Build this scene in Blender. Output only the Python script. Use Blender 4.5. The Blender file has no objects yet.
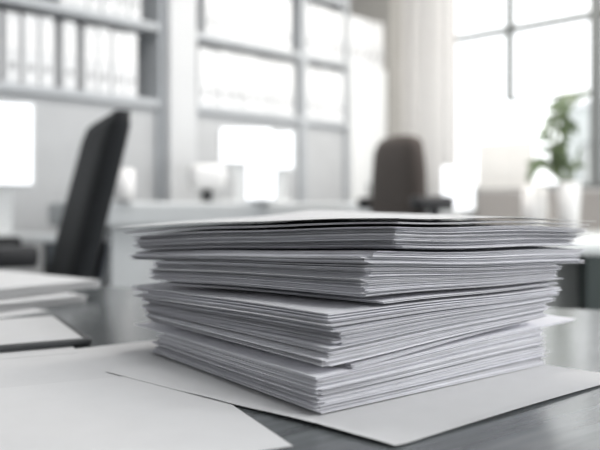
import bpy, bmesh, math, random
from mathutils import Vector, Matrix
random.seed(7)
C = bpy.context.scene.collection
SC = bpy.context.scene
SC.view_settings.view_transform = 'Standard'
SC.view_settings.look = 'None'
SC.view_settings.exposure = 0.0
SC.cycles.use_denoising = True
SC.cycles.max_bounces = 8
SC.cycles.diffuse_bounces = 5
SC.cycles.transparent_max_bounces = 12
SC.cycles.caustics_reflective = False
SC.cycles.caustics_refractive = False

# ------------------------------------------------------------------ camera frame
F, HZ = 750.0, 205.0            # focal length and horizon in pixels of the 600x450 frame
TABLE = 0.70                    # foreground table top
HC = 0.1624                     # lens height above the table top
ZC = TABLE + HC
def px(x, y, z):                # point of the horizontal plane z (above the table) seen at a pixel
    Y = (HC - z) * F / (y - HZ)
    return Vector(((x - 300) / F * Y, Y, TABLE + z))
def pd(x, y, Y):                # point at depth Y
    return Vector(((x - 300) / F * Y, Y, ZC - (y - HZ) * Y / F))

# ------------------------------------------------------------------ materials
def mat(name, col, rough=0.6, var=0.06, scale=12.0, spec=0.4, metal=0.0, emit=0.0, stretch=None, rnd=0.0, bump=0.0, trans=0.0, rot=0.0):
    m = bpy.data.materials.new(name); m.use_nodes = True
    nt = m.node_tree; N = nt.nodes; L = nt.links
    b = N['Principled BSDF']
    tc = N.new('ShaderNodeTexCoord'); mp = N.new('ShaderNodeMapping')
    if stretch: mp.inputs['Scale'].default_value = stretch
    rm = N.new('ShaderNodeMapping'); rm.inputs['Rotation'].default_value[2] = math.radians(rot)
    L.new(tc.outputs['Object'], rm.inputs['Vector']); L.new(rm.outputs['Vector'], mp.inputs['Vector'])
    n = N.new('ShaderNodeTexNoise'); n.inputs['Scale'].default_value = scale; n.inputs['Detail'].default_value = 5
    L.new(mp.outputs['Vector'], n.inputs['Vector'])
    r = N.new('ShaderNodeValToRGB')
    r.color_ramp.elements[0].position = 0.3; r.color_ramp.elements[1].position = 0.7
    r.color_ramp.elements[0].color = tuple(c * (1 - var) for c in col) + (1,)
    r.color_ramp.elements[1].color = tuple(min(1, c * (1 + var)) for c in col) + (1,)
    L.new(n.outputs['Fac'], r.inputs['Fac'])
    src = r.outputs['Color']
    if rnd:
        oi = N.new('ShaderNodeObjectInfo')
        mr = N.new('ShaderNodeMapRange'); mr.inputs['To Min'].default_value = 1 - rnd; mr.inputs['To Max'].default_value = 1.0
        L.new(oi.outputs['Random'], mr.inputs['Value'])
        vm = N.new('ShaderNodeVectorMath'); vm.operation = 'SCALE'
        L.new(src, vm.inputs[0]); L.new(mr.outputs['Result'], vm.inputs['Scale'])
        src = vm.outputs['Vector']
    L.new(src, b.inputs['Base Color'])
    b.inputs['Roughness'].default_value = rough
    b.inputs['Metallic'].default_value = metal
    b.inputs['Specular IOR Level'].default_value = spec
    if emit:
        b.inputs['Emission Color'].default_value = tuple(col) + (1,)
        b.inputs['Emission Strength'].default_value = emit
    if bump:
        bp = N.new('ShaderNodeBump'); bp.inputs['Strength'].default_value = bump; bp.inputs['Distance'].default_value = 0.002
        L.new(n.outputs['Fac'], bp.inputs['Height']); L.new(bp.outputs['Normal'], b.inputs['Normal'])
    if trans:
        tb = N.new('ShaderNodeBsdfTranslucent'); tb.inputs['Color'].default_value = tuple(col) + (1,)
        mx = N.new('ShaderNodeMixShader'); mx.inputs[0].default_value = trans
        L.new(b.outputs[0], mx.inputs[1]); L.new(tb.outputs[0], mx.inputs[2])
        L.new(mx.outputs[0], N['Material Output'].inputs['Surface'])
    return m

M = {}
M['paper'] = mat('paper', (0.69, 0.69, 0.695), 0.75, 0.015, 30, 0.2, rnd=0.06)
M['stackpaper'] = mat('stack_paper', (0.93, 0.93, 0.97), 0.75, 0.03, 40, 0.15, rnd=0.40)
M['board'] = mat('dark_board', (0.05, 0.053, 0.056), 0.5, 0.1, 30)
M['table'] = mat('dark_grey_wood', (0.125, 0.135, 0.14), 0.19, 0.28, 6, 1.0, stretch=(1.2, 14, 6), bump=0.07, rot=-60)
M['steel'] = mat('dark_steel', (0.10, 0.11, 0.12), 0.4, 0.05, 20, metal=0.6)
M['wall'] = mat('wall_paint', (0.62, 0.63, 0.64), 0.85, 0.02, 6)
M['pier'] = mat('pier_paint', (0.62, 0.63, 0.64), 0.8, 0.02, 6)
M['column'] = mat('column_paint', (0.40, 0.39, 0.37), 0.8, 0.03, 6)
M['ceil'] = mat('ceiling_paint', (0.8, 0.8, 0.8), 0.9, 0.02, 6)
M['floor'] = mat('floor_carpet', (0.28, 0.29, 0.30), 0.9, 0.12, 60)
M['shelf'] = mat('grey_laminate', (0.48, 0.50, 0.52), 0.6, 0.04, 10)
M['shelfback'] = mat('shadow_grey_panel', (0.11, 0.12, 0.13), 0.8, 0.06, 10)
M['lowpanel'] = mat('pale_grey_panel', (0.50, 0.51, 0.52), 0.7, 0.03, 10)
M['binder'] = mat('white_binder', (0.80, 0.81, 0.82), 0.5, 0.02, 20, rnd=0.12)
M['spinelabel'] = mat('binder_label', (0.88, 0.88, 0.88), 0.6, 0.02, 20)
M['ring'] = mat('dark_ring', (0.12, 0.12, 0.13), 0.4, 0.05, 20, metal=0.5)
M['chair'] = mat('black_upholstery', (0.012, 0.0135, 0.0155), 0.8, 0.12, 60, 0.35)
M['chairback'] = mat('slate_shell', (0.032, 0.037, 0.045), 0.55, 0.08, 30)
M['brown'] = mat('brown_mesh', (0.078, 0.064, 0.057), 0.8, 0.12, 80)
M['plastic'] = mat('black_plastic', (0.02, 0.02, 0.022), 0.45, 0.08, 30)
M['white'] = mat('white_lacquer', (0.82, 0.83, 0.83), 0.4, 0.01, 10)
M['counter'] = mat('pale_counter', (0.50, 0.52, 0.53), 0.5, 0.02, 10)
M['counterfront'] = mat('grey_counter_front', (0.50, 0.52, 0.53), 0.6, 0.03, 10)
M['desk'] = mat('pale_desk_top', (0.72, 0.75, 0.74), 0.35, 0.02, 10)
M['greypanel'] = mat('grey_panel', (0.36, 0.37, 0.36), 0.7, 0.03, 10)
M['darkgreen'] = mat('dark_leg', (0.045, 0.058, 0.055), 0.5, 0.06, 10)
M['fabric'] = mat('taupe_fabric', (0.34, 0.32, 0.31), 0.9, 0.08, 60)
M['screen'] = mat('brightened_screen', (0.95, 0.97, 1.0), 0.3, 0.0, 10, emit=1.1)  # emission stands in for window light that whitens the counter monitor
M['frame'] = mat('window_frame', (0.16, 0.17, 0.17), 0.5, 0.03, 10)
M['curtain'] = mat('sheer_curtain', (0.66, 0.65, 0.64), 0.9, 0.03, 20, trans=0.25)
M['blind'] = mat('pale_blind', (0.72, 0.70, 0.67), 0.9, 0.03, 20, trans=0.4)
M['ceramic'] = mat('white_ceramic', (0.88, 0.87, 0.86), 0.25, 0.01, 10)
M['leaf'] = mat('leaf_green', (0.17, 0.22, 0.13), 0.5, 0.3, 30, trans=0.25)
M['facade'] = mat('pale_facade', (0.40, 0.42, 0.415), 0.9, 0.05, 2)
M['stem'] = mat('stem_green', (0.15, 0.19, 0.08), 0.6, 0.2, 30)
M['soil'] = mat('soil', (0.05, 0.04, 0.03), 0.95, 0.3, 60)
def glass():
    m = bpy.data.materials.new('window_glass'); m.use_nodes = True
    nt = m.node_tree; N = nt.nodes; L = nt.links
    N.remove(N['Principled BSDF'])
    t = N.new('ShaderNodeBsdfTransparent'); g = N.new('ShaderNodeBsdfGlossy'); g.inputs['Roughness'].default_value = 0.02
    n = N.new('ShaderNodeTexNoise'); n.inputs['Scale'].default_value = 2
    r = N.new('ShaderNodeMapRange'); r.inputs['To Min'].default_value = 0.03; r.inputs['To Max'].default_value = 0.05
    L.new(n.outputs['Fac'], r.inputs['Value'])
    x = N.new('ShaderNodeMixShader'); L.new(r.outputs[0], x.inputs[0])
    L.new(t.outputs[0], x.inputs[1]); L.new(g.outputs[0], x.inputs[2]); L.new(x.outputs[0], N['Material Output'].inputs['Surface'])
    return m
M['glass'] = glass()

# ------------------------------------------------------------------ mesh helpers
def box(bm, x0, x1, y0, y1, z0, z1, bev=0.0, seg=2):
    r = bmesh.ops.create_cube(bm, size=1.0)
    vs = r['verts']
    for v in vs:
        v.co = Vector((x0 + (v.co.x + .5) * (x1 - x0), y0 + (v.co.y + .5) * (y1 - y0), z0 + (v.co.z + .5) * (z1 - z0)))
    if bev:
        es = list({e for v in vs for e in v.link_edges})
        bmesh.ops.bevel(bm, geom=es, offset=bev, segments=seg, profile=0.5, affect='EDGES')
def bx(*a, **k):
    bm = bmesh.new(); box(bm, *a, **k); return bm
def lathe(bm, prof, seg=28, c=(0, 0)):
    rings = []
    for r, z in prof:
        rings.append([bm.verts.new((c[0] + r * math.cos(2 * math.pi * k / seg), c[1] + r * math.sin(2 * math.pi * k / seg), z)) for k in range(seg)])
    for a, b in zip(rings, rings[1:]):
        for k in range(seg):
            bm.faces.new((a[k], a[(k + 1) % seg], b[(k + 1) % seg], b[k]))
    bm.faces.new(rings[0][::-1]); bm.faces.new(rings[-1])
def tube(bm, pts, rad, seg=10):
    pts = [Vector(p) for p in pts]; rings = []
    rads = rad if isinstance(rad, (list, tuple)) else [rad] * len(pts)
    for i, p in enumerate(pts):
        d = (pts[min(i + 1, len(pts) - 1)] - pts[max(i - 1, 0)]).normalized()
        s = d.orthogonal().normalized() if i == 0 else (s - d * s.dot(d)).normalized()
        t = d.cross(s)
        rings.append([bm.verts.new(p + (s * math.cos(2 * math.pi * k / seg) + t * math.sin(2 * math.pi * k / seg)) * rads[i]) for k in range(seg)])
    for a, b in zip(rings, rings[1:]):
        for k in range(seg):
            bm.faces.new((a[k], a[(k + 1) % seg], b[(k + 1) % seg], b[k]))
    bm.faces.new(rings[0][::-1]); bm.faces.new(rings[-1])
def obj(name, bm, m, parent=None, smooth=False, loc=None, rz=0.0):
    bmesh.ops.recalc_face_normals(bm, faces=bm.faces)
    me = bpy.data.meshes.new(name); bm.to_mesh(me); bm.free()
    me.materials.append(M[m])
    if smooth:
        for p in me.polygons: p.use_smooth = True
    o = bpy.data.objects.new(name, me); C.objects.link(o)
    if parent is not None: o.parent = parent
    if loc is not None: o.location = loc
    o.rotation_euler.z = rz
    return o
def tag(o, label, cat, group=None):
    o['label'] = label; o['category'] = cat
    if group: o['group'] = group
    return o
def thing(name, label, cat, loc, rz=0.0, group=None):
    o = bpy.data.objects.new(name, None); C.objects.link(o)
    o.empty_display_size = 0.05
    o.location = loc; o.rotation_euler.z = rz
    return tag(o, label, cat, group)
def copy_tree(o, parent=None):
    c = o.copy(); C.objects.link(c)
    if parent is not None: c.parent = parent
    for ch in list(o.children): copy_tree(ch, c)
    return c
def struct(name, bm, m, loc=None, rz=0.0):
    o = obj(name, bm, m, None, False, loc, rz); o['kind'] = 'structure'; return o
R45 = math.radians(45)
def W(u, v, z=0.0):            # room coordinates (u along the bookcase wall, v towards it) to the world
    return Vector(((u - v) / math.sqrt(2), (u + v) / math.sqrt(2), z))
def uv(p):
    return ((p.x + p.y) / math.sqrt(2), (p.y - p.x) / math.sqrt(2))
ORD = ['first', 'second', 'third', 'fourth', 'fifth', 'sixth', 'seventh', 'eighth', 'ninth', 'tenth', 'eleventh', 'twelfth', 'thirteenth', 'fourteenth']

# ------------------------------------------------------------------ the room (built in room coordinates, turned 45 degrees)
U0, U1, V0, V1, CEIL = -2.6, 4.10, -2.6, 3.40, 2.80
struct('floor', bx(U0 - .2, U1 + .2, V0 - .2, V1 + .2, -0.1, 0.0), 'floor', rz=R45)
struct('ceiling', bx(U0 - .2, U1 + .2, V0 - .2, V1 + .2, CEIL, CEIL + .1), 'ceil', rz=R45)
struct('wall_back', bx(U0 - .2, U1 + .2, V1, V1 + .15, 0, CEIL), 'wall', rz=R45)
struct('wall_left', bx(U0 - .15, U0, V0, V1, 0, CEIL), 'wall', rz=R45)
WS, WT = 0.95, 2.62            # window sill and head
WV0, WV1 = -2.2, 3.00
bm = bmesh.new()
box(bm, U1, U1 + .15, V0, V1, 0, WS); box(bm, U1, U1 + .15, V0, V1, WT, CEIL)
box(bm, U1, U1 + .15, V0, WV0, WS, WT); box(bm, U1, U1 + .15, WV1, V1, WS, WT)
struct('wall_right', bm, 'wall', rz=R45)
FU0, FU1, FZ0, FZ1 = 0.2, 3.9, 0.40, 2.62   # unseen window added behind the camera to light the right of the stack
bm = bmesh.new()
box(bm, U0, U1, V0 - .15, V0, 0, FZ0); box(bm, U0, U1, V0 - .15, V0, FZ1, CEIL)
box(bm, U0, FU0, V0 - .15, V0, FZ0, FZ1); box(bm, FU1, U1, V0 - .15, V0, FZ0, FZ1)
struct('wall_front', bm, 'wall', rz=R45)
struct('trim_1', bx(3.87, U1, 3.03, V1, 0, CEIL, bev=.006), 'column', rz=R45)      # grey corner column
struct('trim_2', bx(2.126, 2.29, 3.02, V1, 0, CEIL, bev=.006), 'pier', rz=R45)     # pale pier between bookcases

def window(name, along, lo, hi, fixed, z0, z1, posts, rails, first_thick=()):
    root = bpy.data.objects.new(name, None); C.objects.link(root); root['kind'] = 'structure'
    root.rotation_euler.z = R45
    def seg(a0, a1, d0, d1, q0, q1):
        return (d0, d1, a0, a1, q0, q1) if along == 'v' else (a0, a1, d0, d1, q0, q1)
    t = 0.035
    bm = bmesh.new()
    for s in (seg(lo, lo + t, fixed, fixed + .07, z0, z1), seg(hi - t, hi, fixed, fixed + .07, z0, z1),
              seg(lo, hi, fixed, fixed + .07, z0, z0 + t), seg(lo, hi, fixed, fixed + .07, z1 - t, z1)):
        box(bm, *s, bev=.004)
    obj('window_frame', bm, 'frame', root)
    for p, w, b in posts:
        obj('mullion', bx(*seg(p - w / 2, p + w / 2, fixed, fixed + .06, b, z1), bev=.003), 'frame', root)
    for z, w, a0, a1 in rails:
        obj('transom', bx(*seg(a0, a1, fixed + .005, fixed + .055, z - w / 2, z + w / 2), bev=.003), 'frame', root)
    bm = bmesh.new()
    v = [bm.verts.new(Vector((fixed + .03, q, z)) if along == 'v' else Vector((q, fixed + .03, z))) for q, z in ((lo, z0), (hi, z0), (hi, z1), (lo, z1))]
    bm.faces.new(v)
    obj('pane', bm, 'glass', root)
    return root
posts = [(2.34, .030, 1.50), (1.80, .060, WS)] + [(1.80 - .54 * k, .024 if k % 2 else .045, WS) for k in range(1, 8)]
window('window_1', 'v', WV0, WV1, U1 + .03, WS, WT, posts, [(1.935, .038, WV0, WV1), (1.50, .016, 1.80, 2.34)])
window('added_window', 'u', FU0, FU1, V0 - .10, FZ0, FZ1, [(FU0 + .68 * k, .035, FZ0) for k in range(1, 5)], [(1.935, .03, FU0, FU1)])
struct('trim_3', bx(U1 - .10, U1 + .02, WV0, WV1, WS - .03, WS, bev=.004), 'pier', rz=R45)   # window sill

# portals: the sky itself is the light
def portal(u, v, z, sx, sy, n):
    l = bpy.data.lights.new('sky_portal', 'AREA'); l.shape = 'RECTANGLE'; l.size = sx; l.size_y = sy
    l.cycles.is_portal = True
    o = bpy.data.objects.new('sky_portal', l); C.objects.link(o)
    o.location = W(u, v, z)
    d = W(*n)
    o.rotation_euler = d.to_track_quat('-Z', 'Y').to_euler()
portal(U1 + .14, (WV0 + WV1) / 2, (WS + WT) / 2, WV1 - WV0, WT - WS, (-1, 0))
portal((FU0 + FU1) / 2, V0 - .14, (FZ0 + FZ1) / 2, FU1 - FU0, FZ1 - FZ0, (0, 1))
w = bpy.data.worlds.new('sky'); SC.world = w; w.use_nodes = True
bg = w.node_tree.nodes['Background']; bg.inputs['Strength'].default_value = 2.3
bg.inputs['Color'].default_value = (0.97, 0.99, 1.0, 1)
# unseen area lights added overhead as fill for the stack and shelf wall
for (u, v, e, tilt) in ((0.9, -2.2, 38, 42), (2.3, -2.2, 30, 42), (0.9, 1.6, 10, 0), (2.0, 1.7, 14, 0), (3.1, 1.8, 36, 0)):
    l = bpy.data.lights.new('overhead_fill', 'AREA'); l.shape = 'RECTANGLE'; l.size = .9; l.size_y = .5; l.energy = e
    if u > 3: l.color = (1, .93, .85)
    o = bpy.data.objects.new('overhead_fill', l); C.objects.link(o); o.location = W(u, v, CEIL - .25 if tilt else CEIL - .02)
    o.rotation_euler = (math.radians(tilt), 0, R45)

l = bpy.data.lights.new('side_fill', 'AREA'); l.shape = 'RECTANGLE'; l.size = .9; l.size_y = .5; l.energy = 3.5  # unseen area light added to fill the left face of the stack
o = bpy.data.objects.new('side_fill', l); C.objects.link(o); o.location = W(-2.3, .2, 2.1)
o.rotation_euler = (math.radians(60), 0, R45 - math.radians(90))
# curtain, blind
bm = bmesh.new()
def cloth(bm, v0, v1, u, z0, z1, amp, wl, n):
    rows = []
    for k in range(n + 1):
        v = v0 + (v1 - v0) * k / n
        du = amp * math.sin(2 * math.pi * (v - v0) / wl) + amp * .4 * math.sin(2 * math.pi * (v - v0) / (wl * 2.7) + 1)
        rows.append([bm.verts.new((u + du * s, v, z)) for z, s in ((z0, 1.15), ((z0 + z1) / 2, 1), (z1, .8))])
    for a, b in zip(rows, rows[1:]):
        for j in range(2): bm.faces.new((a[j], b[j], b[j + 1], a[j + 1]))
cloth(bm, 2.62, 3.02, U1 - .10, .08, 2.6, .022, .085, 90)
tag(obj('sheer_curtain', bm, 'curtain', None, True, rz=R45), 'pale sheer curtain hanging in folds between grey column and window', 'curtain')
bm = bmesh.new(); cloth(bm, 2.12, 2.50, U1 - .055, .96, 1.24, .004, .06, 40)
tag(obj('half_blind', bm, 'blind', None, True, rz=R45), 'pale beige half blind on the lower window above taupe panel', 'blind')

# ------------------------------------------------------------------ bookcases and binders
SH = [1.35, 1.72, 2.10]
def bookcase(label, u0, u1, low=True):
    ub = (u0 + u1) / 2
    t = thing('bookcase', label, 'bookcase', W(ub, 3.22), R45)
    h = (u1 - u0) / 2; v0, v1 = -.16, .17
    for s in (-1, 1):
        a, b = (-h, -h + .025) if s < 0 else (h - .025, h)
        obj('side_panel', bx(a, b, v0, v1, 0, 2.45, bev=.002), 'shelf', t)
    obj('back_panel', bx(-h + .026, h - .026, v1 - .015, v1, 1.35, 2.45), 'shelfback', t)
    obj('lower_panel', bx(-h + .026, h - .026, v0 + .03, v0 + .05, 0, 1.336), 'lowpanel', t)
    for z in SH:
        obj('shelf', bx(-h + .026, h - .026, v0 + .002, v1 - .017, z - .012, z + .025, bev=.002), 'shelf', t)
    return t
bookcase('grey bookcase of white binders on the left, behind the black chair', 0.75, 2.12)
bookcase('grey bookcase with tightly packed binders right of the pale pier', 2.295, 3.095)
bookcase('narrow grey bookcase beside the white block for the sunlit wall', 3.10, 3.495)

def make_binder():
    t = thing('ring_binder', '', 'binder', (0, 0, 0))
    w, d, h = .0325, .27, .305
    bm = bmesh.new(); box(bm, -w, w, 0, d, 0, h, bev=.004, seg=2); obj('cover', bm, 'binder', t)
    obj('spine_label', bx(-w + .012, w - .012, -.0012, .0005, .15, .265), 'spinelabel', t)
    bm = bmesh.new()
    seg, rr = 20, .012
    ring = [[bm.verts.new(((rr + .003 * math.cos(b * math.pi / 3)) * math.cos(a * 2 * math.pi / seg), -.001 + .003 * math.sin(b * math.pi / 3),
             .075 + (rr + .003 * math.cos(b * math.pi / 3)) * math.sin(a * 2 * math.pi / seg))) for b in range(6)] for a in range(seg)]
    for a in range(seg):
        for b in range(6):
            bm.faces.new((ring[a][b], ring[(a + 1) % seg][b], ring[(a + 1) % seg][(b + 1) % 6], ring[a][(b + 1) % 6]))
    obj('finger_ring', bm, 'ring', t, True)
    return t
bproto = make_binder(); first = [True]
def binder(u, z, label, group, sc=1.0):
    o = bproto if first[0] else copy_tree(bproto)
    first[0] = False
    o.location = W(u, 3.075 + random.uniform(0, .012), z + .0255)
    o.rotation_euler.z = R45
    o.scale = (sc, 1, random.uniform(.975, 1.0))
    tag(o, label, 'binder', group)
    return o
def row(us, z, where, group):
    us = sorted(us)
    for k, u in enumerate(us):
        binder(u, z, '%s white binder from the left on %s' % (ORD[k], where), group)
lb = [1.285, 1.375, 1.455, 1.527, 1.632, 1.735, 1.807, 1.879, 1.951]
row(lb, SH[0], 'lower shelf of the left bookcase', 'binders on the left lower shelf')
row([1.62, 1.69, 1.76, 1.83, 1.90, 1.97], SH[1], 'upper shelf of the left bookcase', 'binders on the left upper shelf')
row([2.425 + .0693 * k for k in range(9)], SH[1], 'upper shelf of the middle bookcase', 'binders on the middle upper shelf')
row([2.385 + .0693 * k for k in range(10)], SH[0], 'lower shelf of the middle bookcase', 'binders on the middle lower shelf')
row([3.16 + .068 * k for k in range(5)], SH[1], 'upper shelf of the narrow bookcase', 'binders on the narrow upper shelf')
row([3.16 + .068 * k for k in range(5)], SH[0], 'lower shelf of the narrow bookcase', 'binders on the narrow lower shelf')
row([3.545 + .0693 * k for k in range(5)], 1.7195, 'top of the white block for the sunlit wall', 'binders on top of the tall cabinet')

# white cabinet shape added for the sunlit wall strip beside the column
t = thing('sunlit_wall_block', 'white cabinet shape standing in for sunlit wall beside the grey corner column', 'cabinet', W(3.68, 3.20), R45)
obj('carcass', bx(-.178, .182, -.13, .195, 0.0, 1.744, bev=.006), 'white', t)
for s in (-1, 1):
    d = obj('door', bx(min(0, s * .174) + .002, max(0, s * .174) - .002, -.147, -.131, .06, 1.735, bev=.003), 'white', t)
    obj('handle', bx(s * .02 - .005, s * .02 + .005, -.162, -.148, .85, 1.0, bev=.003), 'steel', d)

# ------------------------------------------------------------------ long counter in front of the shelves
t = thing('counter', 'long pale counter running below the bookcases behind the paper stack', 'counter', W(2.45, 2.53), R45)
obj('countertop', bx(-1.09, 1.05, -.22, .22, .78, .875, bev=.018, seg=3), 'counter', t)
obj('front_panel', bx(-1.05, 1.01, -.19, -.16, .06, .779), 'counterfront', t)
for s in (-1.05, .98):
    obj('end_panel', bx(s, s + .03, -.159, .20, .0, .779), 'counterfront', t)
CT = .875

def monitor(label, loc, rz, w, h, zb, neck_w, m_body='white', group=None, base=(.22, .16), thick=.02):
    t = thing('computer_monitor', label, 'monitor', loc, rz, group)
    obj('housing', bx(-w / 2, w / 2, 0, thick, zb, zb + h, bev=.008, seg=3), m_body, t)
    obj('screen', bx(-w / 2 + .008, w / 2 - .008, -.0015, .0005, zb + .012, zb + h - .008), 'screen', t)
    obj('neck', bx(-neck_w / 2, neck_w / 2, thick - .004, thick + .012, .009, zb + h * .45, bev=.003), m_body, t)
    obj('stand_base', bx(-base[0] / 2, base[0] / 2, -.06, base[1] - .06, 0, .010, bev=.004), m_body, t)
    return t
p = pd(246, 203, 3.30); p.z = CT
mon = monitor('white computer monitor on the counter, wide top over narrow stand', p, math.radians(8), (.235), .165, .165, .10)
nk = bmesh.new()
pts = [(-.02, .012), (.10, .012), (.105, .18), (-.085, .18)]
vs = [[nk.verts.new((x, y, z)) for x, z in pts] for y in (.021, .034)]
nk.faces.new(vs[0]); nk.faces.new(vs[1][::-1])
for k in range(4): nk.faces.new((vs[0][k], vs[1][k], vs[1][(k + 1) % 4], vs[0][(k + 1) % 4]))
obj('stand_plate', nk, 'white', mon)
t = thing('stand_glow', 'glowing white panel in place of the bright monitor stand, before the counter monitors', 'stand_glow', pd(261, 203, 3.08).xy.to_3d() + Vector((0, 0, CT)), math.radians(6))  # glowing panel added to brighten the lower stand of the monitor
obj('housing', bx(-.066, .066, 0, .012, .004, .17, bev=.005, seg=3), 'white', t)
obj('screen', bx(-.060, .060, -.0012, .0005, .010, .164), 'screen', t)
obj('stand', bx(-.05, .05, .0125, .06, 0, .02, bev=.003), 'white', t)
p = pd(281, 203, 3.47); p.z = CT
monitor('small white monitor half hidden behind the larger one on the counter', p, math.radians(-12), .125, .185, .145, .03, base=(.10, .10))
# rounded little appliance
p = pd(207, 203, 3.12); p.z = CT
t = thing('desk_appliance', 'small rounded white appliance on a dark foot, left of counter monitors', 'appliance', p, math.radians(20))
obj('shell', bx(-.075, .075, -.05, .05, .052, .155, bev=.03, seg=4), 'ceramic', t, True)
obj('foot', bx(-.02, .02, -.02, .02, 0, .053, bev=.006), 'plastic', t)
# mug
def mug(label, loc, r, h, rz=0.0):
    t = thing('mug', label, 'mug', loc, rz)
    bm = bmesh.new()
    lathe(bm, [(r * .72, 0), (r * .93, h * .06), (r, h * .3), (r, h), (r * .92, h), (r * .92, h * .3), (r * .8, h * .09)])
    obj('cup_body', bm, 'ceramic', t, True)
    bm = bmesh.new()
    tube(bm, [(r * .95, 0, h * .78), (r * 1.4, 0, h * .74), (r * 1.55, 0, h * .5), (r * 1.4, 0, h * .27), (r * .95, 0, h * .22)], r * .12)
    obj('handle', bm, 'ceramic', t, True)
    return t
p = pd(124, 200, 2.66); p.z = CT
mug('white mug on the counter end beside the black chair', p, .036, .115, math.radians(100))

# ------------------------------------------------------------------ left desk with its monitor
t = thing('office_desk', 'pale desk at the far left behind the black chair', 'desk', W(.62, 2.72), R45)
obj('desktop', bx(-.85, .66, -.33, .33, .735, .76, bev=.005), 'counter', t)
for x in (-.80, .60):
    for y in (-.29, .29): obj('leg', bx(x - .02, x + .02, y - .02, y + .02, 0, .734, bev=.003), 'steel', t)
p = pd(-31, 208, 2.62); p.z = .76
monitor('large bright white monitor at the left edge on the pale desk', p, math.radians(20), .43, .305, .165, .28, base=(.27, .14))

# ------------------------------------------------------------------ office chairs
def shell(bm, w, z0, z1, thick, y_of, taper=.9, n=14, corner=.07, bow=.010):
    """padded back: rounded outline grid, front and back skins"""
    def pt(i, j, side):
        a = -1 + 2 * i / n; b = -1 + 2 * j / n
        # squircle mapping of the square to a rounded outline
        k = corner
        x = a * math.sqrt(max(0, 1 - k * b * b * b * b)); zz = b * math.sqrt(max(0, 1 - k * a * a * a * a))
        wz = 1 - (1 - taper) * (zz + 1) / 2
        z = z0 + (zz + 1) / 2 * (z1 - z0)
        edge = max(abs(a), abs(b)) ** 6
        y = y_of(z) + bow * (x * x) + side * thick / 2 * (1 - .55 * edge)
        return (x * w / 2 * wz, y, z)
    g = {}
    for s in (-1, 1):
        for i in range(n + 1):
            for j in range(n + 1): g[s, i, j] = bm.verts.new(pt(i, j, s))
        for i in range(n):
            for j in range(n): bm.faces.new((g[s, i, j], g[s, i + 1, j], g[s, i + 1, j + 1], g[s, i, j + 1]))
    per = [(i, 0) for i in range(n)] + [(n, j) for j in range(n)] + [(i, n) for i in range(n, 0, -1)] + [(0, j) for j in range(n, 0, -1)]
    for (a, b) in zip(per, per[1:] + per[:1]):
        bm.faces.new((g[-1, a[0], a[1]], g[-1, b[0], b[1]], g[1, b[0], b[1]], g[1, a[0], a[1]]))
def office_chair(label, loc, rz, cloth_m, shell_m, lean, ztop, zbot, w, arms=True, taper=.86, arm_z=.69, arm_y=(-.16, .12), corner=.07):
    t = thing('office_chair', label, 'chair', loc, rz)
    yo = lambda z: -.23 - lean * (z - .5)
    bm = bmesh.new(); shell(bm, w, zbot, ztop, .075, yo, taper, corner=corner); obj('backrest', bm, cloth_m, t, True)
    bm = bmesh.new(); shell(bm, w * .8, zbot - .04, zbot + .24, .03, lambda z: yo(z) - .052, 1.0); obj('lumbar_shell', bm, shell_m, t, True)
    bm = bmesh.new(); box(bm, -.25, .25, -.24, .25, .43, .505, bev=.03, seg=4); obj('seat', bm, cloth_m, t, True)
    bm = bmesh.new(); tube(bm, [(0, -.05, .40), (0, -.20, .40), (0, -.30, .45), (0, yo(.62) - .07, .62)], .022); obj('back_support', bm, 'plastic', t, True)
    if arms:
        for s in (-1, 1):
            a = obj('armrest', bx(s * .29 - .035, s * .29 + .035, arm_y[0], arm_y[1], arm_z - .05, arm_z, bev=.014, seg=3), 'plastic', t, True)
            bm = bmesh.new(); tube(bm, [(s * .2, 0, .42), (s * .29, 0, .44), (s * .295, sum(arm_y) / 2, arm_z - .049)], .018); obj('arm_support', bm, 'plastic', a, True)
    bm = bmesh.new(); lathe(bm, [(.03, .10), (.03, .26), (.022, .26), (.022, .40), (.07, .405), (.07, .43)]); obj('gas_column', bm, 'plastic', t)
    for k in range(5):
        a = 2 * math.pi * k / 5 + .3
        d = Vector((math.cos(a), math.sin(a), 0))
        bm = bmesh.new(); tube(bm, [d * .02 + Vector((0, 0, .12)), d * .16 + Vector((0, 0, .105)), d * .29 + Vector((0, 0, .075))], [.026, .021, .016])
        l = obj('base_leg', bm, 'plastic', t, True)
        bm = bmesh.new()
        q = d * .29; e = Vector((-d.y, d.x, 0))
        tube(bm, [q - e * .02 + Vector((0, 0, .028)), q + e * .02 + Vector((0, 0, .028))], .028, 16)
        obj('caster', bm, 'plastic', l)
    return t
p = pd(66, 275, 2.0)
office_chair('black high-backed office chair on the left behind the table', (p.x - .27, 2.0, 0), math.radians(114), 'chair', 'chairback', (.25), 1.115, .53, .57, taper=.95, arm_z=.765)
p = pd(394, 215, 3.05)
office_chair('brown-grey office chair behind the stack in front of the column', (p.x + .21, 3.05, 0), math.radians(-75), 'brown', 'brown', -.02, 1.135, .55, .54, taper=.84, arm_z=.895, arm_y=(-.27, -.12), corner=.22)

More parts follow.
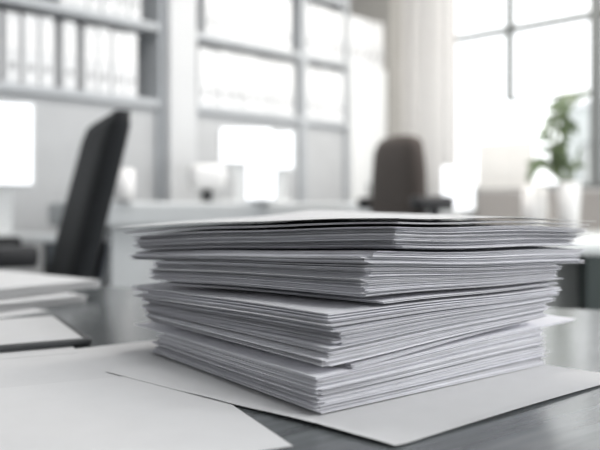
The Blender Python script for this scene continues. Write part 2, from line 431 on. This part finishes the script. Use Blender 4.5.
# ------------------------------------------------------------------ right: window desk, divider, plant
dw = thing('window_desk', 'long pale desk along the window behind the stack', 'desk', W(3.35, 1.45), R45)
obj('desktop', bx(-.35, .35, -.85, .75, .72, .745, bev=.004), 'desk', dw)
for x in (-.30, .30):
    for y in (-.80, .70): obj('leg', bx(x - .02, x + .02, y - .02, y + .02, 0, .719, bev=.003), 'steel', dw)
DZ = .7455
t = thing('desk_divider', 'low taupe fabric divider standing on the window desk', 'divider', W(3.36, 1.37, DZ), R45)
obj('panel', bx(-.018, .018, -.70, .70, .0, .185, bev=.006), 'fabric', t)
obj('edge_strip', bx(-.02, .02, .701, .72, .0, .188, bev=.004), 'ring', t)
p = pd(458, 215, 3.62); p.z = DZ
monitor('small bright white display beside the brown-grey chair on the window desk', p, math.radians(-14), .165, .225, .085, .05, base=(.13, .12))
p = pd(534, 213, 3.30); p.z = DZ
mug('tall white mug on the window desk left of the plant pot', p, .052, .20, math.radians(30))
# potted plant
p = pd(569, 213, 3.18); p.z = DZ
t = thing('potted_plant', 'leafy green plant in a white pot on the window desk', 'plant', p)
bm = bmesh.new(); lathe(bm, [(.034, 0), (.040, .01), (.048, .215), (.042, .215), (.040, .19)]); obj('pot', bm, 'ceramic', t, True)
bm = bmesh.new(); lathe(bm, [(.041, .185), (.041, .197), (.02, .202)]); obj('soil', bm, 'soil', t)
def leaf(bm, base, d, L, wd, droop, roll):
    d = d.normalized(); s = d.cross(Vector((0, 0, 1))).normalized(); up = s.cross(d)
    s = s * math.cos(roll) + up * math.sin(roll)
    n = 7; rows = []
    for k in range(n + 1):
        f = k / n
        c = base + d * L * f + Vector((0, 0, -droop * f * f * L))
        hw = wd * math.sin(math.pi * min(1, f * .93 + .05)) ** .8 * .5
        rows.append([bm.verts.new(c - s * hw + up * hw * .25), bm.verts.new(c), bm.verts.new(c + s * hw + up * hw * .25)])
    for a, b in zip(rows, rows[1:]):
        for j in range(2): bm.faces.new((a[j], a[j + 1], b[j + 1], b[j]))
Yp = 3.18
def rel(x, y, dy=0.0):
    q = pd(x, y, Yp); return Vector((q.x - p.x, dy, q.z - p.z))
stems = [([(569, 186), (566, 165), (562, 140), (566, 115), (576, 98)], [(.0, 577, 96, 586, 93), (.02, 578, 97, 562, 95), (-.02, 570, 107, 553, 101), (.01, 565, 120, 576, 128)]),
         ([(567, 186), (558, 168), (552, 150), (556, 128), (558, 112)], [(.01, 556, 128, 544, 127), (-.02, 557, 120, 566, 108), (.02, 556, 112, 550, 104), (.0, 553, 146, 568, 140), (-.01, 553, 140, 542, 134), (.03, 557, 122, 548, 116), (-.03, 552, 150, 560, 164), (.02, 552, 152, 543, 148), (.0, 557, 130, 570, 126), (-.02, 554, 160, 566, 156)]),
         ([(566, 187), (556, 176), (546, 168), (538, 162)], [(.0, 545, 168, 530, 160), (.02, 550, 170, 552, 156), (-.02, 540, 163, 531, 168), (.01, 548, 166, 539, 156)]),
         ([(570, 187), (573, 172), (577, 158)], [(.01, 576, 160, 582, 146), (.0, 573, 170, 584, 164), (-.01, 573, 172, 563, 158)])]
for pts, lv in stems:
    bm = bmesh.new(); tube(bm, [rel(x, y) for x, y in pts], .007, 6); s = obj('stem', bm, 'stem', t, True)
    for dy, x0, y0, x1, y1 in lv:
        for jit in (0, 1):
            bm = bmesh.new()
            a = rel(x0, y0); b = rel(x1 + jit * random.uniform(-5, 5), y1 + jit * random.uniform(-4, 8), dy + jit * .04)
            leaf(bm, a, b - a, max(.06, (b - a).length * 1.25), random.uniform(.042, .056), .25, random.uniform(.5, 1.2))
            obj('leaf', bm, 'leaf', s, True)

# near desk on the right
t = thing('side_desk', 'pale topped desk with dark leg at the right edge behind the table', 'desk', (.60, 1.97, 0))
obj('desktop', bx(0, .9, 0, .75, .73, .757, bev=.006), 'desk', t)
obj('modesty_panel', bx(.03, .87, .10, .12, .12, .729), 'greypanel', t)
for x in (.155, .8):
    for y in (.04, .68): obj('leg', bx(x - .0, x + .07, y - .03, y + .03, 0, .729, bev=.004), 'darkgreen', t)

# pale building across the street, seen through the window
t = thing('street_building', 'pale washed-out building outside the window behind the plant', 'building', W(24, 7.4, 0), R45)
obj('facade', bx(0, 5, -7, 4.3, 0, 4.1, bev=.05), 'facade', t)
obj('roof', bx(-.15, 5.1, -7.1, 4.45, 4.101, 4.3, bev=.03), 'pier', t)
for k in range(5):
    w_ = obj('facade_window', bx(-.06, -.001, -6 + 2.1 * k, -4.9 + 2.1 * k, 1.3, 2.9, bev=.02), 'frame', t)
    obj('facade_pane', bx(-.07, -.061, -5.9 + 2.1 * k, -5.0 + 2.1 * k, 1.4, 2.8), 'greypanel', w_)

# ------------------------------------------------------------------ foreground table
ta = math.atan2(-.371, .928)
t = thing('work_table', 'dark grey wood-grain table carrying the stack of paper', 'table', (0, 0, 0), ta)
obj('tabletop', bx(-1.6, .55, .30, 1.249, TABLE - .035, TABLE, bev=.003), 'table', t)
for x in (-1.18, .47):
    for y in (.38, 1.17): obj('leg', bx(x - .025, x + .025, y - .025, y + .025, 0, TABLE - .036, bev=.004), 'steel', t)

# ------------------------------------------------------------------ paper
def slab(name, fn, th, m, n=10, label='', group=None):
    """a sheet: fn(s, t) gives its underside point; th thickness"""
    pts = [[Vector(fn(i / n, j / n)) for j in range(n + 1)] for i in range(n + 1)]
    c = sum((pts[i][j] for i in (0, n) for j in (0, n)), Vector()) / 4
    c.z = min(q.z for r in pts for q in r)
    bm = bmesh.new(); g = {}
    for s in (0, 1):
        for i in range(n + 1):
            for j in range(n + 1):
                g[s, i, j] = bm.verts.new(pts[i][j] - c + Vector((0, 0, (th(pts[i][j]) if callable(th) else th) * s)))
        for i in range(n):
            for j in range(n): bm.faces.new((g[s, i, j], g[s, i + 1, j], g[s, i + 1, j + 1], g[s, i, j + 1]))
    per = [(i, 0) for i in range(n)] + [(n, j) for j in range(n)] + [(i, n) for i in range(n, 0, -1)] + [(0, j) for j in range(n, 0, -1)]
    for (a, b) in zip(per, per[1:] + per[:1]):
        bm.faces.new((g[0, a[0], a[1]], g[0, b[0], b[1]], g[1, b[0], b[1]], g[1, a[0], a[1]]))
    o = obj(name, bm, m, None, False, c)
    return tag(o, label, 'paper', group)

def flat_sheet(N, L, R, z, label, curl=None, n=10, th=.0002, m='paper', group=None):
    N, L, R = Vector(N), Vector(L), Vector(R)
    def fn(s, t):
        q = N + (R - N) * s + (L - N) * t
        zz = TABLE + z + (curl(s, t) if curl else 0)
        return (q.x, q.y, zz)
    return slab('paper_sheet', fn, th, m, n, label, group)
def P2(x, y, z=0.0):
    q = px(x, y, z); return Vector((q.x, q.y, 0))

# loose sheets lying on the table
def rect(c, d, a, b):          # corner, direction, length along d, length along its left normal
    c = Vector((c[0], c[1], 0)); d = Vector((d[0], d[1], 0)).normalized(); e = Vector((-d.y, d.x, 0))
    return c, c + e * b, c + d * a
# far sheet under the others
N, L, R = rect((-.160, .909), (-.83, -.56), .31, .26)
flat_sheet(N, L, R, .0001, 'white sheet with its far corner beside the bottom left of the stack')
# sheet below the clipboard
N, L, R = rect((-.243, .822), (-.42, .91), .17, .21)
flat_sheet(N, L, R, .0004, 'white sheet half under the dark clipboard at the left')
# big front sheet
N, L, R = rect((-.0047, .503), (-.436, .90), .255, .31)
flat_sheet(N, L, R, .0007, 'large white sheet nearest the camera at the bottom left')
# base sheet under the stack
def basecurl(s, t):
    e = max(0, 1 - s / .05)                           # front left edge lifts in two low waves
    wv = max(0, math.sin(t * math.pi * 2.1 + .1)) * .0022 + max(0, math.sin(t * 11 + 2.0)) * .0008
    wv *= min(1, max(0, (.97 - t) / .12))
    f = max(0, 1 - t / .05)
    return e * e * wv + f * f * .0012 * max(0, math.sin(s * math.pi * 1.05))
flat_sheet(P2(395, 447, .0011), P2(106, 371.7, .0011), P2(628, 377, .0011), .0011, 'white sheet lying flat beneath the whole paper stack', basecurl, 30, th=.0002)

# clipboard with its sheet
cd = Vector((-.47, .88, 0)).normalized(); ce = Vector((-cd.y, cd.x, 0))
cc = Vector((-.240, .866, 0))
t = thing('clipboard', 'dark clipboard lying flat at the left edge of the table', 'clipboard', (cc.x, cc.y, TABLE + .0008), math.atan2(cd.y, cd.x))
obj('board', bx(0, .215, 0, .30, 0, .0075, bev=.0025), 'board', t)
obj('clip', bx(.07, .14, .275, .295, .0076, .014, bev=.002), 'steel', t)
N = cc + cd * .006 + ce * .009
flat_sheet(N, N + ce * .26, N + cd * .198, .0085, 'grey-white sheet lying on the dark clipboard')

# left pile of papers, out of focus
def pile(c, d, a, b, n, z0, dz, label, group, jit=.004):
    for k in range(n):
        N, L, R = rect((c[0] + random.uniform(-jit, jit), c[1] + random.uniform(-jit, jit)), (math.cos(d + random.uniform(-.02, .02)), math.sin(d + random.uniform(-.02, .02))), a, b)
        flat_sheet(N, L, R, z0 + k * dz, label, None, 2, dz * .7, 'paper', group)
q = px(52, 311, .0)
pile((q.x, q.y), math.radians(146), .3, .21, 1, .0002, .0005, 'white sheet in place of the bright table reflection below the blurred left pile', None)  # white sheet stands in for light reflected by the table top
q = px(84, 294, .015)
pile((q.x, q.y), math.radians(140), .3, .28, 14, .0008, .0010, 'white sheet in the lower half of the blurred pile at the left', 'sheets in the lower half of the left pile', .006)
q = px(99, 278, .034)
pile((q.x, q.y), math.radians(143), .3, .30, 13, .0155, .0013, 'white sheet in the upper half of the blurred pile at the left', 'sheets in the upper half of the left pile', .007)

# ------------------------------------------------------------------ the stack
def dN(x): return .569 + (x - 318) * .0006
def dL(x): return .817 + (152 - x) * .0022
def dR(x): return .756 + (x - 544) * .00117
N0, L0, R0 = pd(318, 418, dN(318)), pd(152, 354, dL(152)), pd(544, 366, dR(544))
eR, eL = (R0 - N0).xy, (L0 - N0).xy
det = eR.x * eL.y - eR.y * eL.x
def ab(p):
    d = p.xy - N0.xy
    return ((d.x * eL.y - d.y * eL.x) / det, (eR.x * d.y - eR.y * d.x) / det)
ZTF = .0085                                 # lift of the hidden far corner at full height
def key(n, l, r, lift=0.0):
    pn, pl, pr = pd(*n, dN(n[0])), pd(*l, dL(l[0])), pd(*r, dR(r[0]))
    zs = [(q.z - TABLE) * .988 for q in (pn, pl, pr)]
    k = ZTF * max(0, zs[0]) / .153 + lift
    A = Matrix(((1, *ab(pn)), (1, *ab(pl)), (1, *ab(pr))))
    b = Vector([z - k * ab(q)[0] * ab(q)[1] for z, q in zip(zs, (pn, pl, pr))])
    c = A.inverted() @ b
    return dict(N=pn.xy, L=pl.xy, R=pr.xy, c=(c[0], c[1], c[2], k))
# bundles from the bottom up: (label tail, sheets, jitter m, bottom key, top key)
B = [
 ('bottom bundle of the paper stack', 58, .0018, ((318, 418), (152, 355), (543, 367)), ((317, 383.5), (164, 337), (541, 331))),
 ('!jut4', 2, 0, ((316, 382), (136, 327.6), (573, 322.6)), ((316, 379.5), (134, 325.5), (577, 319.5))),
 ('set-back sheets over the sheet that juts out low on the stack', 7, .0012, ((351, 371.4), (151, 324), (546, 318)), ((352, 367.6), (151, 322.4), (546, 316.9))),
 ('dark fanned bundle in the lower middle of the stack', 26, .002, ((325, 368.5), (152, 321.5), (544, 316.5)), ((328, 350), (146, 311), (546, 306.5))),
 ('thick bundle under the exposed sheet in the middle of the stack', 44, .0024, ((341, 346.8), (148, 310), (546, 306)), ((333, 321.5), (142, 294.5), (557, 293))),
 ('!exposed', 3, 0, ((328, 320), (131, 291.5), (563, 291.5)), ((329, 315.5), (130, 287), (560, 288))),
 ('!shadow', 2, 0, ((384, 306.5), (156, 285), (559, 285)), ((382, 302.3), (158, 283.5), (556, 282))),
 ('tidy bundle in the upper middle of the stack', 46, .0022, ((366, 300), (153, 281.2), (556, 280.5)), ((366, 270.2), (155, 261.3), (558, 266.3))),
 ('small bundle with edges jutting out to the right', 16, .0025, ((368, 269), (134, 259.5), (583, 265)), ((373, 252.5), (136, 251.6), (582, 250.5))),
 ('top bundle of the paper stack', 36, .0034, ((396, 249.5), (141, 250.6), (572, 248)), ((396, 226), (133, 236.5), (588, 229))),
 ('!second', 2, 0, ((398, 222.5), (126, 234.5), (590, 226.2)), ((398, 220.5), (122, 232.5), (591, 225.2))),
 ('!top', 1, 0, ((399, 217.4), (113, 229.4), (596, 222)), ((399, 216.6), (113, 228.8), (596, 221.3))),
]
SPECIAL = {'jut4': ('white sheet jutting out low on both sides of the stack', 'lower of two sheets jutting out low on the stack'),
 'exposed': ('topmost sheet of the middle bundle, its white face exposed at the left', 'sheet right under the exposed middle sheet of the stack', 'third sheet down at the exposed middle sheet of the stack'),
 'shadow': ('white sheet with a dark gap below, over the exposed middle sheet', 'second sheet above the exposed middle sheet, edge in shadow'),
 'second': ('second sheet from the top of the stack, darkly shaded edge', 'third sheet from the top of the stack'),
 'top': ('topmost sheet of the paper stack, white face catching light',)}
def lerp(a, b, f): return a * (1 - f) + b * f
def wave(z, a, b):               # the pile is not flat: slow waves shared by neighbouring sheets
    A = .0004 + .0011 * max(0, z / .15) ** 2
    return z + A * min(1, max(0, z / .01)) * (math.sin(5.1 * a + 3.2 * b + z * 45 + 2.9) + .3 * math.sin(9.5 * a - 7 * b + 40 * z + 1))
def zfun(c, p):
    d = Vector((p.x - N0.x, p.y - N0.y))
    a = (d.x * eL.y - d.y * eL.x) / det; b = (eR.x * d.y - eR.y * d.x) / det
    return wave(c[0] + c[1] * a + c[2] * b + c[3] * a * b, a, b)
def lifts(name):                # the low jutting sheet leaves a wedge below the rest
    if name.startswith(('bottom', '!jut')): return 0.0, 0.0
    if name.startswith('set'): return .004, .005
    if name.startswith('dark'): return .0078, .0105
    if name.startswith('thick'): return .0105, .0112
    return .0112, .0112
rs = random.Random(25)
zprev = 0
nsheet = 0
for name, cnt, jit, k0, k1 in B:
    l0, l1 = lifts(name)
    A0, A1 = key(*k0, l0), key(*k1, l1)
    # uneven spacing inside the bundle
    wts = [(rs.uniform(.5, 1.7) if rs.random() > .05 else rs.uniform(1.8, 2.4)) for _ in range(cnt)]
    tot = sum(wts); acc = 0
    drift = 0
    for i in range(cnt):
        f0 = acc / tot; acc += wts[i]; f1 = acc / tot
        c = [lerp(x, y, f0) for x, y in zip(A0['c'], A1['c'])]
        c1 = [lerp(x, y, f1) for x, y in zip(A0['c'], A1['c'])]
        Nn, Ll, Rr = (lerp(A0[q], A1[q], (f0 + f1) / 2) for q in 'NLR')
        drift = drift * .8 + rs.gauss(0, jit * .7)
        o1, o2 = drift + rs.gauss(0, jit * .8), rs.gauss(0, jit * .8)
        if rs.random() < .06 and jit: o1 -= rs.uniform(.002, .005)
        er, el = eR.normalized(), eL.normalized()
        sh = er * o1 + el * o2
        tw = rs.gauss(0, jit * .5)
        Nn = Nn + sh + el * tw; Ll = Ll + sh + er * rs.gauss(0, jit * .4); Rr = Rr + sh - el * tw
        if jit:
            Ll = Ll + el * (rs.gauss(0, .0025) + (rs.uniform(.004, .013) if rs.random() < .09 else 0))
            Rr = Rr + er * (rs.gauss(0, .0015) + (rs.uniform(.003, .008) if rs.random() < .06 else 0))
        gap = rs.choice((.64, .68, .70, .72, .72, .74, .66, .52, .34)) if jit else .62
        thin = min(1.0, .0007 / max(1e-6, zfun(c1, Nn) - zfun(c, Nn))) if name[0] == '!' else 1.0
        cg = [lerp(x, y, gap * thin) for x, y in zip(c, c1)]
        def fn(s, t, c=c, Nn=Nn, Ll=Ll, Rr=Rr):
            q = Nn + (Rr - Nn) * s + (Ll - Nn) * t
            return (q.x, q.y, TABLE + .0026 + zfun(c, q))
        def th(q, c=c, cg=cg): return max(.00006, zfun(cg, q) - zfun(c, q))
        if name[0] == '!':
            lab = SPECIAL[name[1:]][::-1][i]; grp = None
        else:
            lab = 'white sheet in the ' + name; grp = 'sheets in the ' + name
        slab('paper_sheet', fn, th, 'stackpaper' if name != '!top' else 'paper', 18, lab, grp)
        nsheet += 1
print('stack sheets', nsheet)

# ------------------------------------------------------------------ camera
cam = bpy.data.cameras.new('camera'); co = bpy.data.objects.new('camera', cam); C.objects.link(co)
co.location = (0, 0, ZC); co.rotation_euler = (math.pi / 2, 0, 0)
cam.sensor_width = 36; cam.lens = F / 600 * 36
cam.shift_y = (HZ - 225) / 600.0
cam.clip_start = .02
cam.dof.use_dof = True; cam.dof.focus_distance = .65; cam.dof.aperture_fstop = 3.8
SC.camera = co
